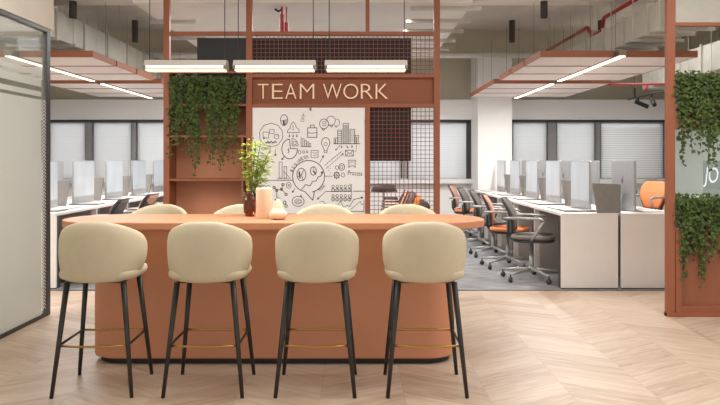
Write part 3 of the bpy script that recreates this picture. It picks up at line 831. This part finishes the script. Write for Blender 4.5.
# side desk and monitor by the right wall
t = thing('side_desk', 'white side desk against the right wall behind the plant stand', 'desk', (5.35, 10.6, 0))
obj('desktop', box(4.95, 5.75, 9.4, 11.9, .72, .75), 'desk_white', t, bevel=.003)
obj('end_panel', box(4.95, 5.75, 9.42, 9.45, 0, .72), 'desk_white', t); obj('end_panel', box(4.95, 5.75, 11.85, 11.88, 0, .72), 'desk_white', t)
m2 = copy_tree(mon); m2.location = (5.3, 10.78, .7515); m2.rotation_euler = (0,0,0); m2['label'] = 'monitor showing white letters on grey, on the side desk by the right wall'
if 'group' in m2: del m2['group']
def letters_on_screen():
    cu = bpy.data.curves.new('t','FONT'); cu.body = 'JO'; cu.size = .3; cu.extrude = .001; cu.shear = .2
    to = bpy.data.objects.new('t', cu); COL.objects.link(to)
    me = bpy.data.meshes.new_from_object(to.evaluated_get(bpy.context.evaluated_depsgraph_get())); bpy.data.objects.remove(to)
    bm = new_bm(); bm.from_mesh(me); bpy.data.meshes.remove(me)
    w = max(v.co.x for v in bm.verts)
    for v in bm.verts:
        x, y, z = v.co; v.co = Vector((-.0145 - z, .27 - (x)*1.3, .19 + y*1.1))
    return bm
for ch in m2.children:
    if ch.name.startswith('screen'):
        ch.data = ch.data.copy(); ch.data.materials.clear(); ch.data.materials.append(MATS['screen_grey'])
        bm = letters_on_screen(); obj('lettering', bm, 'text_white', ch, world=False)

# ------------------------------------------------------------------ office chairs (sitter looks towards +X)
def make_chair(seat_m, back_m, raise_=0):
    t = thing('office_chair', '', 'chair'); h = raise_
    st = cushion_bm(0.02, 0, .235, .235, .43+h, .49+h, p=.6); obj('seat', st, seat_m, t, smooth=True)
    obj('seat_pan', cushion_bm(0.02, 0, .225, .225, .405+h, .44+h, p=.6), 'plastic_dark', t, smooth=True)
    # shield shaped backrest, bowed and leaning
    def shield(inset, x_off, th):
        bm = new_bm(); rows_ = []
        for j in range(11):
            v = j/10; z = .50 + inset*.9 + (.375 - inset*1.8)*v
            hw = (.13 + .10*math.sin(min(1, v*1.25)*PI/2) - (.05*max(0, (v-.8)/.2)**2)) - inset
            rw = []
            for k in range(9):
                u = -1 + k/4; yy = u*hw
                xx = -.21 - .10*v + .035*u*u + .04*math.sin(v*PI) + x_off
                rw.append(((xx, yy, z + h)))
            rows_.append(rw)
        A = [[bm.verts.new(q) for q in r] for r in rows_]; B = [[bm.verts.new((q[0]-th, q[1], q[2])) for q in r] for r in rows_]
        for j in range(10):
            for k in range(8):
                bm.faces.new((A[j][k], A[j][k+1], A[j+1][k+1], A[j+1][k])); bm.faces.new((B[j][k], B[j+1][k], B[j+1][k+1], B[j][k+1]))
        loop = [(0,k) for k in range(9)] + [(j,8) for j in range(1,11)] + [(10,k) for k in range(7,-1,-1)] + [(j,0) for j in range(9,0,-1)]
        for a, b in zip(loop, loop[1:]+loop[:1]): bm.faces.new((A[a[0]][a[1]], B[a[0]][a[1]], B[b[0]][b[1]], A[b[0]][b[1]]))
        return bm
    obj('back_frame', shield(0, -.008, .018), 'plastic_dark', t, smooth=True)
    obj('backrest', shield(.022, .012, .035), back_m, t, smooth=True)
    obj('back_support', tube([(-.05,0,.415+h),(-.2,0,.42+h),(-.245,0,.5+h),(-.25,0,.62+h)], .017, 8), 'plastic_dark', t, smooth=True)
    for s in (-1, 1):
        a = obj('armrest', tube([(-.27, s*.19, .665+h), (-.2, s*.255, .672+h), (.0, s*.27, .672+h), (.11, s*.27, .668+h), (.14, s*.27, .645+h)], .014, 8), 'chair_metal', t, smooth=True)
        obj('arm_support', tube([(.14, s*.27, .645+h), (.09, s*.262, .56+h), (.02, s*.235, .45+h), (-.03, s*.12, .415+h)], .013, 8), 'chair_metal', t, smooth=True)
    obj('gas_lift', tube([(0,0,.1),(0,0,.26),(0,0,.261),(0,0,.41+h)], [.026,.026,.017,.017], 12), 'chair_metal', t, smooth=True)
    bm = new_bm(); cs = []
    add_lathe(bm, [(0,.08),(.035,.08),(.04,.12),(.03,.14),(0,.14)], (0,0,0), 14)
    for k in range(5):
        a = 2*PI*k/5 + .3; c_, s_ = math.cos(a), math.sin(a)
        add_tube(bm, [(.02*c_,.02*s_,.115),(.2*c_,.2*s_,.098),(.33*c_,.33*s_,.082)], [.02,.016,.011], 8)
        cs.append((c_*.33, s_*.33, a))
    obj('base', bm, 'chair_metal', t, smooth=True)
    for x, y, a in cs:
        q = new_bm(); add_lathe(q, [(0,-.02),(.022,-.02),(.028,-.012),(.028,.012),(.022,.02),(0,.02)], (0,0,0), 14)
        q.transform(Matrix.Translation((x,y,.028)) @ Matrix.Rotation(a+.6,4,'Z') @ Matrix.Rotation(PI/2,4,'X'))
        add_tube(q, [(x,y,.05),(x,y,.085)], .009, 6)
        obj('caster', q, 'plastic_dark', t, smooth=True)
    return t
cd = make_chair('chair_dark', 'chair_dark'); co = make_chair('chair_orange', 'chair_pink'); ch_ = make_chair('chair_orange', 'chair_orange', .16)
ud = uo = False
G1 = 'office chairs along the right bench'
for lab, x, y, rz, kind in (
    ('dark grey office chair at the right bench, nearest the wood floor', 1.84, 7.72, -17, 'd'),
    ('orange office chair just behind the nearest dark grey one at the right bench', 1.77, 8.62, -13, 'o'),
    ('dark grey office chair at the right bench, just behind the near orange one', 1.78, 9.62, -16, 'd'),
    ('dark grey office chair in front of the farthest orange chair at the right bench', 1.76, 10.6, -19, 'd'),
    ('orange office chair farthest away along the right bench', 1.76, 11.75, -14, 'o')):
    if kind == 'd': place(cd, ud, (x,y,0), math.radians(rz), lab, G1); ud = True
    else: place(co, uo, (x,y,0), math.radians(rz), lab, G1); uo = True
for lab, x, y, rz, kind in (
    ('dark grey office chair at the left bench, nearest the wood floor', -2.79, 7.62, 182, 'd'),
    ('orange backed office chair at the left bench, just above the counter edge', -2.79, 8.72, 176, 'o'),
    ('dark grey office chair at the left bench, behind the orange backed one', -2.79, 9.75, 180, 'd')):
    place(cd if kind == 'd' else co, True, (x,y,0), math.radians(rz), lab, 'office chairs along the left bench')
place(ch_, False, (3.46, 8.85, 0), math.radians(205), 'raised orange office chair behind the right bench, beside the plant stand post')
place(cd, True, (3.45, 9.9, 0), PI, 'dark grey office chair on the far side of the right bench by the right wall')

# ------------------------------------------------------------------ lounge corner seen through the mesh
sx0 = wx(381, 10.2); sx1 = wx(432, 10.2)
t = thing('sofa', 'striped lounge sofa seen through the mesh panel', 'sofa', ((sx0+sx1)/2, 10.3, 0))
obj('seat', cushion_bm((sx0+sx1)/2, 10.3, (sx1-sx0)/2, .38, .16, .46, p=.4), 'stripe_dark', t, smooth=True)
obj('armrest', cushion_bm(sx0+.14, 10.3, .14, .38, .16, .74, p=.4), 'stripe_dark', t, smooth=True)
obj('backrest', cushion_bm((sx0+sx1)/2+.1, 10.6, (sx1-sx0)/2-.1, .09, .2, .70, p=.4), 'shade_grey', t, smooth=True)
for a in (sx0+.1, sx1-.1):
    for b in (10.02, 10.58): obj('leg', tube([(a,b,.17),(a,b,0)], .018, 8), 'leg_black', t)
def cushion(px, w, tilt, m, label, Y=10.2, zc=.66, hh=.21):
    bm = cushion_bm(0, 0, w, .2, -hh, hh, p=.5)
    o = obj('cushion', bm, m, None, smooth=True); o.location = (wx(px, Y), Y, zc); o.rotation_euler = (0, math.radians(tilt), 0)
    tag(o, label, 'cushion', 'cushions on the sofa')
cushion(401.5, .05, 24, 'stripe_pink', 'pink striped cushion leaning leftmost on the sofa behind the mesh', zc=.655)
cushion(407.5, .05, 24, 'chair_dark', 'dark cushion leaning between the pink and the orange one', zc=.645, hh=.205)
cushion(414, .05, 16, 'cushion_orange', 'orange cushion leaning on the sofa behind the mesh', zc=.62, hh=.17)
cushion(422.5, .06, 60, 'black', 'small black cushion at the right end of the sofa', zc=.60, hh=.10)
lx = wx(384, 9.4); t = thing('floor_lamp', 'floor lamp with wide grey shade behind the mesh panel', 'lamp', (lx, 9.4, 0))
bm = new_bm(); add_lathe(bm, [(.14,wz(185,9.4)),(.175,wz(191.6,9.4)),(.17,wz(191.6,9.4)),(.136,wz(185.3,9.4))], (lx,9.4,0), 28); obj('lamp_shade', bm, 'shade_grey', t, smooth=True)
obj('pole', tube([(lx,9.4,.02),(lx,9.4,wz(185.2,9.4))], .008, 8), 'frame_dark', t)
obj('spider', box(lx-.138, lx+.138, 9.396, 9.404, wz(185.6,9.4), wz(185.2,9.4)), 'frame_dark', t)
obj('base', lathe([(0,0),(.13,0),(.13,.015),(0,.022)], (lx,9.4,0), 24), 'frame_dark', t)

# ------------------------------------------------------------------ ceiling rafts and their linear lights
RZ0, RZ1 = 2.30, 2.362
def make_panel():
    t = thing('acoustic_panel', '', 'ceiling panel')
    obj('panel', box(-.355, .355, -.325, .325, 0, .05), 'panel_white', t)
    bm = new_bm()
    add_box(bm, -.362, .362, -.335, -.325, -.002, .062); add_box(bm, -.362, .362, .325, .335, -.002, .062)
    add_box(bm, -.365, -.355, -.335, .335, -.002, .062); add_box(bm, .355, .365, -.335, .335, -.002, .062)
    e = obj('edge_band', bm, 'terracotta_dark', t); e['label'] = 'terracotta edge band'
    for s in (-1, 1): obj('hanger', tube([(s*.3, .2, .05), (s*.3, .2, .66)], .002, 5), 'chair_dark', t)
    return t
pan = make_panel(); used = False
ys = [7.46, 8.17, 8.88, 9.92, 10.62, 11.32]
for nm, xs_ in (('right', (2.148, 2.978)), ('left', (-3.008, -3.868))):
    for ci, x in enumerate(xs_):
        for i, y in enumerate(ys):
            side = 'aisle side of its light' if (ci == 0) else 'wall side of its light'
            place(pan, used, (x, y, RZ0), 0, 'ceiling panel over the %s bench, %s, %s' % (nm, side, (('front' if i == 0 else ordn[i]) + ' row') if i < 5 else 'last row'), 'hanging acoustic panels'); used = True
def make_strip(L):
    t = thing('linear_light', '', 'lamp')
    obj('housing', box(-.035, .035, 0, L, .008, .07), 'lamp_body', t)
    obj('diffuser', box(-.03, .03, .01, L-.01, 0, .008), 'strip_glow', t)
    for yy in (.2, L-.2): obj('hanger', tube([(0, yy, .07), (0, yy, .66)], .0025, 5), 'chair_dark', t)
    return t
st = make_strip(2.25); used = False
for nm, x in (('right', 2.563), ('left', -3.438)):
    for k, y in enumerate((7.02, 9.6)):
        place(st, used, (x, y, RZ0-.01), 0, 'long strip light between ceiling panels over the %s bench, %s' % (nm, 'front one' if k == 0 else 'rear one'), 'strip lights over the benches'); used = True

# ------------------------------------------------------------------ pendants over the counter
def make_pendant():
    t = thing('linear_pendant', '', 'lamp')
    prof = [(-.055, 0), (.055, 0), (.055, .022), (.03, .058), (-.03, .058), (-.055, .022)]
    bm = new_bm(); a = [bm.verts.new((-.268, y, z)) for y, z in prof]; b = [bm.verts.new((.268, y, z)) for y, z in prof]
    for k in range(6): bm.faces.new((a[k], a[(k+1)%6], b[(k+1)%6], b[k]))
    bm.faces.new(a); bm.faces.new(b)
    obj('housing', bm, 'lamp_body', t, bevel=.003)
    bm = new_bm(); add_box(bm, -.256, .256, -.048, .048, -.012, .0); add_box(bm, -.25, .25, -.0585, -.0548, .002, .02)
    obj('diffuser', bm, 'lamp_glow', t)
    for x in (-.24, .25): obj('cable', tube([(x, 0, .05), (x, 0, 1.47)], .0028, 6), 'black', t)
    return t
pen = make_pendant()
for i, px in enumerate((186.5, 275, 366)):
    place(pen, i > 0, (wx(px, 4.7), 4.7, wz(69.5, 4.7)), 0, ('linear pendant lamp over the left part of the counter, beside the ivy', 'middle linear pendant lamp over the counter, between the other two', 'linear pendant lamp over the right part of the counter, above the word WORK')[i], 'linear pendants over the counter')

# ------------------------------------------------------------------ dark cylinder spots
def make_cyl():
    t = thing('cylinder_spotlight', '', 'lamp')
    obj('body', lathe([(.0,.012),(.034,.012),(.034,0),(.04,0),(.04,.29),(0,.29)], (0,0,0), 24), 'cyl_dark', t, smooth=False)
    obj('bulb', lathe([(0,.013),(.03,.013),(.03,.016),(0,.016)], (0,0,0), 16), 'spot_glow', t)
    obj('rod', tube([(0,0,.29),(0,0,.5)], .005, 6), 'cyl_dark', t)
    return t
cyl = make_cyl()
def spot_lamp(loc):
    l = bpy.data.lights.new('spot', 'SPOT'); l.energy = 9; l.spot_size = math.radians(80); l.spot_blend = .6; l.color = (1,.88,.74); l.shadow_soft_size = .04
    o = bpy.data.objects.new('spot_light', l); COL.objects.link(o); o.location = loc
cy = [(73,7.9,'over the left bench, beside the galvanised duct start'), (135,9.6,'beside the left galvanised duct, farther back'), (251,9.6,'behind the top bar of the divider, left of the middle'), (324,9.6,'behind the top bar of the divider, near its middle'),
      (512,9.6,'hanging right of the divider, over the office chairs'), (544,7.9,'close to the ceiling over the near right desks'), (601,9.6,'beside the red sprinkler pipe, left of the plant stand'), (681,9.6,'right of the tall plant stand post')]
for i, (px, Y, d) in enumerate(cy):
    z = 2.85 if Y > 9 else wz(18, Y)
    if px in (251, 324): z = 2.62
    c = place(cyl, i > 0, (wx(px, Y), Y, z), 0, 'dark cylinder spotlight ' + d, 'cylinder spotlights')
    top = 2.95 if px in (251, 324) else (3.02 if Y < 9 else 3.35)
    for q in c.children:
        if q.name.startswith('rod'): q.scale.z = 1; q.location.z = 0; q.data = q.data.copy(); 
        if q.name.startswith('rod'):
            for v in q.data.vertices:
                if v.co.z > .4: v.co.z = top - z

# ------------------------------------------------------------------ ducts, pipes, struts
def duct(label, x0, x1, z0, z1, y0, y1, n):
    t = thing('air_duct', label, 'duct', ((x0+x1)/2, (y0+y1)/2, z0), 'galvanised ducts')
    obj('body', box(x0, x1, y0, y1, z0, z1), 'galvanised', t, bevel=.004)
    for k in range(n+1):
        y = y0 + (y1-y0)*k/n
        obj('flange', box(x0-.022, x1+.022, y-.018, y+.018, z0-.022, z1+.022), 'galvanised', t)
    for k in range(n):
        y = y0 + (y1-y0)*(k+.5)/n
        h = obj('hanger_rail', box(x0-.06, x1+.06, y-.02, y+.02, z0-.03, z0-.0), 'galvanised', t)
        for x in (x0-.03, x1+.03): obj('hanger_rod', tube([(x, y, z0-.03), (x, y, 3.35)], .005, 5), 'galvanised', h)
duct('galvanised air duct over the left bench, running back beside the bulkhead', -3.85, -3.2, 2.56, 2.87, 6.05, 11.4, 7)
duct('galvanised air duct over the right bench, below the red pipe', 2.78, 3.2, 2.5, 2.76, 6.3, 11.4, 8)
duct('galvanised air duct at the far right, behind the plant stand post', 4.5, 5.15, 2.42, 2.78, 8.2, 11.4, 5)
for i, (y, z) in enumerate(((7.85,2.908),(8.55,2.908),(9.2,2.908),(9.95,2.908),(10.7,2.908))):
    tag(single('metal_strut', box(.55, 1.32, y-.022, y+.022, z, z+.045), 'galvanised', None, None), 'metal strut under the ceiling slab right of the divider, %s' % ('nearest the camera' if i == 0 else ordn[i] + ' towards the windows'), 'strut', 'ceiling struts')
for i, (a, b, y) in enumerate(((150, 196, 8.6), (166, 205, 9.75))):
    single('metal_strut', box(wx(a, y), wx(b, y), y-.022, y+.022, 2.908, 2.953), 'galvanised', 'metal strut under the ceiling slab left of the divider post, %s' % ('front one' if i == 0 else 'rear one'), 'strut', 'ceiling struts')
def pipe(name, pts, r, m, label, cat='pipe'):
    return single(name, tube(pts, r, 10), m, label, cat, smooth=True)
pipe('sprinkler_pipe', [(2.9,11.45,2.97),(2.9,9.2,2.97),(2.9,9.15,2.95),(2.9,9.0,2.84),(2.9,8.96,2.83),(2.9,8.66,2.83),(2.9,8.62,2.85),(2.9,8.56,2.96),(2.9,8.5,2.97),(2.9,6.9,2.97)], .024, 'pipe_red', 'red sprinkler pipe with a dip, beside the right duct')
pipe('ceiling_pipe', [(-7.5,11.35,2.93),(5.7,11.35,2.93)], .045, 'pipe_white', 'long white pipe running across the office under the rear beam')
pipe('branch_pipe', [(wx(600,10.4),10.4,wz(84.3,10.4)),(wx(672,10.4),10.4,wz(84.3,10.4)),(5.7,10.4,wz(84.3,10.4))], .016, 'pipe_red', 'thin level red pipe left of the plant stand post')
pipe('sprinkler_drop', [(wx(646.5,10.4),10.4,wz(84.3,10.4)-.016),(wx(646.5,10.4),10.4,wz(91,10.4))], .02, 'pipe_red', 'short red sprinkler head below the level red pipe', 'sprinkler')
t = thing('sprinkler_valve', 'red sprinkler valves under the ceiling slab above the sign', 'sprinkler', (wx(284,7.85), 7.85, 2.55))
yv = 7.85
obj('valve_body', tube([(wx(282,yv),yv,2.95),(wx(282,yv),yv,wz(15,yv)),(wx(282,yv),yv,wz(14.5,yv)),(wx(282,yv),yv,wz(34,yv))],[.012,.012,.024,.024],10), 'pipe_red', t)
obj('valve_body', tube([(wx(286.5,yv),yv,2.95),(wx(286.5,yv),yv,wz(23,yv)),(wx(286.5,yv),yv,wz(22.5,yv)),(wx(286.5,yv),yv,wz(34,yv))],[.008,.008,.022,.022],10), 'pipe_red', t)
obj('valve_handle', tube([(wx(275,yv),yv,wz(9,yv)),(wx(278.5,yv),yv,wz(11.5,yv)),(wx(281.5,yv),yv,wz(9.5,yv))],.012,8), 'black', t)
# track light
t = thing('track_light', 'black track light with two heads near the right windows', 'lamp', P(640,98,10.2))
a, b = P(628,99.6,10.8), P(674,89,9.9)
obj('track', tube([a, b], .012, 6), 'black', t)
c = a.lerp(b, .16); obj('stem', tube([c, Vector((c.x, c.y, wz(88,c.y)))], .016, 8), 'black', t)
obj('suspension', tube([Vector((c.x, c.y, wz(88,c.y))), Vector((c.x, c.y, 3.35))], .004, 5), 'black', t)
c = b.lerp(a, .05); obj('suspension', tube([c, Vector((c.x, c.y, 3.35))], .004, 5), 'black', t)
h = a.lerp(b, .24); bm = tube([h, h - Vector((0,0,.05))], .012, 6); add_tube(bm, [P(635.5,101.5,h.y), P(648,106.8,h.y)], .032, 12); obj('lamp_head', bm, 'black', t)
h = a.lerp(b, .54); bm = tube([h, h - Vector((0,0,.05))], .012, 6); add_tube(bm, [P(652,99,h.y), P(654.5,105,h.y-.15)], .03, 12); obj('lamp_head', bm, 'black', t)

# ------------------------------------------------------------------ light
w = bpy.data.worlds.new('sky'); scene.world = w; w.use_nodes = True
nt = w.node_tree; bg = nt.nodes['Background']
tc = nt.nodes.new('ShaderNodeTexCoord'); sp = nt.nodes.new('ShaderNodeSeparateXYZ'); nt.links.new(tc.outputs['Generated'], sp.inputs[0])
rp = nt.nodes.new('ShaderNodeValToRGB'); rp.color_ramp.elements[0].position = .45; rp.color_ramp.elements[0].color = (.76,.75,.74,1)
rp.color_ramp.elements[1].position = .8; rp.color_ramp.elements[1].color = (.97,.98,1,1)
mr = nt.nodes.new('ShaderNodeMapRange'); mr.inputs['From Min'].default_value = -1; mr.inputs['From Max'].default_value = 1
nt.links.new(sp.outputs[2], mr.inputs[0]); nt.links.new(mr.outputs[0], rp.inputs[0]); nt.links.new(rp.outputs[0], bg.inputs[0])
bg.inputs[1].default_value = 1.0
def area(name, loc, sx, sy, e, rot=(0,0,0), col=(1,1,1)):
    l = bpy.data.lights.new(name, 'AREA'); l.shape = 'RECTANGLE'; l.size = sx; l.size_y = sy; l.energy = e; l.color = col
    o = bpy.data.objects.new(name, l); COL.objects.link(o); o.location = loc; o.rotation_euler = rot
    return o
# added fill areas for front zone and office, besides the pendant and strip lamps
area('front_fill', (-.4, 4.4, 3.3), 3.4, 1.6, 64, col=(1,.985,.96))  # unseen area lamp added to light the counter from above
area('front_fill', (2.6, 3.8, 3.3), 2.4, 2.4, 55, col=(1,.985,.96))  # second unseen lamp added to brighten the right foreground
for px in (186.5, 275, 366): area('pendant_light', (wx(px, 4.7), 4.7, wz(69.5, 4.7)-.016), .5, .09, 4.8, col=(1,.97,.93))
area('meeting_fill', (-5.2, 3.0, 3.3), 2.5, 2.6, 210, col=(1,.99,.97))  # unseen lamp added to brighten the frosted film from behind
area('office_fill', (-.6, 9.6, 2.94), 2.4, 2.6, 130, col=(1,.99,.98))  # lamp without a body, added under the slab to brighten the office
for x in (2.563, -3.438):
    for y in (8.14, 10.72): area('strip_light', (x, y, 2.285), .06, 2.2, 42, col=(1,.98,.96))
area('office_fill', (3.85, 9.8, 3.0), .5, 3.0, 22, col=(1,.99,.98))  # extra lamp added to lift the right wall
area('daylight', (-1, 14.6, 1.6), 13, 1.6, 170, rot=(PI/2,0,PI))
for px, Y, d in cy[1:]: spot_lamp((wx(px,Y), Y, (2.84 if Y > 9 else wz(18,Y)-.01) if px not in (251,324) else 2.61))

# ------------------------------------------------------------------ camera
cam = bpy.data.cameras.new('camera'); cam.sensor_width = 36; cam.lens = 36; cam.shift_y = -(202.5-160)/720
co_ = bpy.data.objects.new('camera', cam); COL.objects.link(co_); co_.location = (0,0,CAMH); co_.rotation_euler = (PI/2,0,0)
scene.camera = co_
vs = scene.view_settings; vs.view_transform = 'Standard'; vs.look = 'None'; vs.gamma = 1; vs.exposure = .38; vs.use_curve_mapping = False
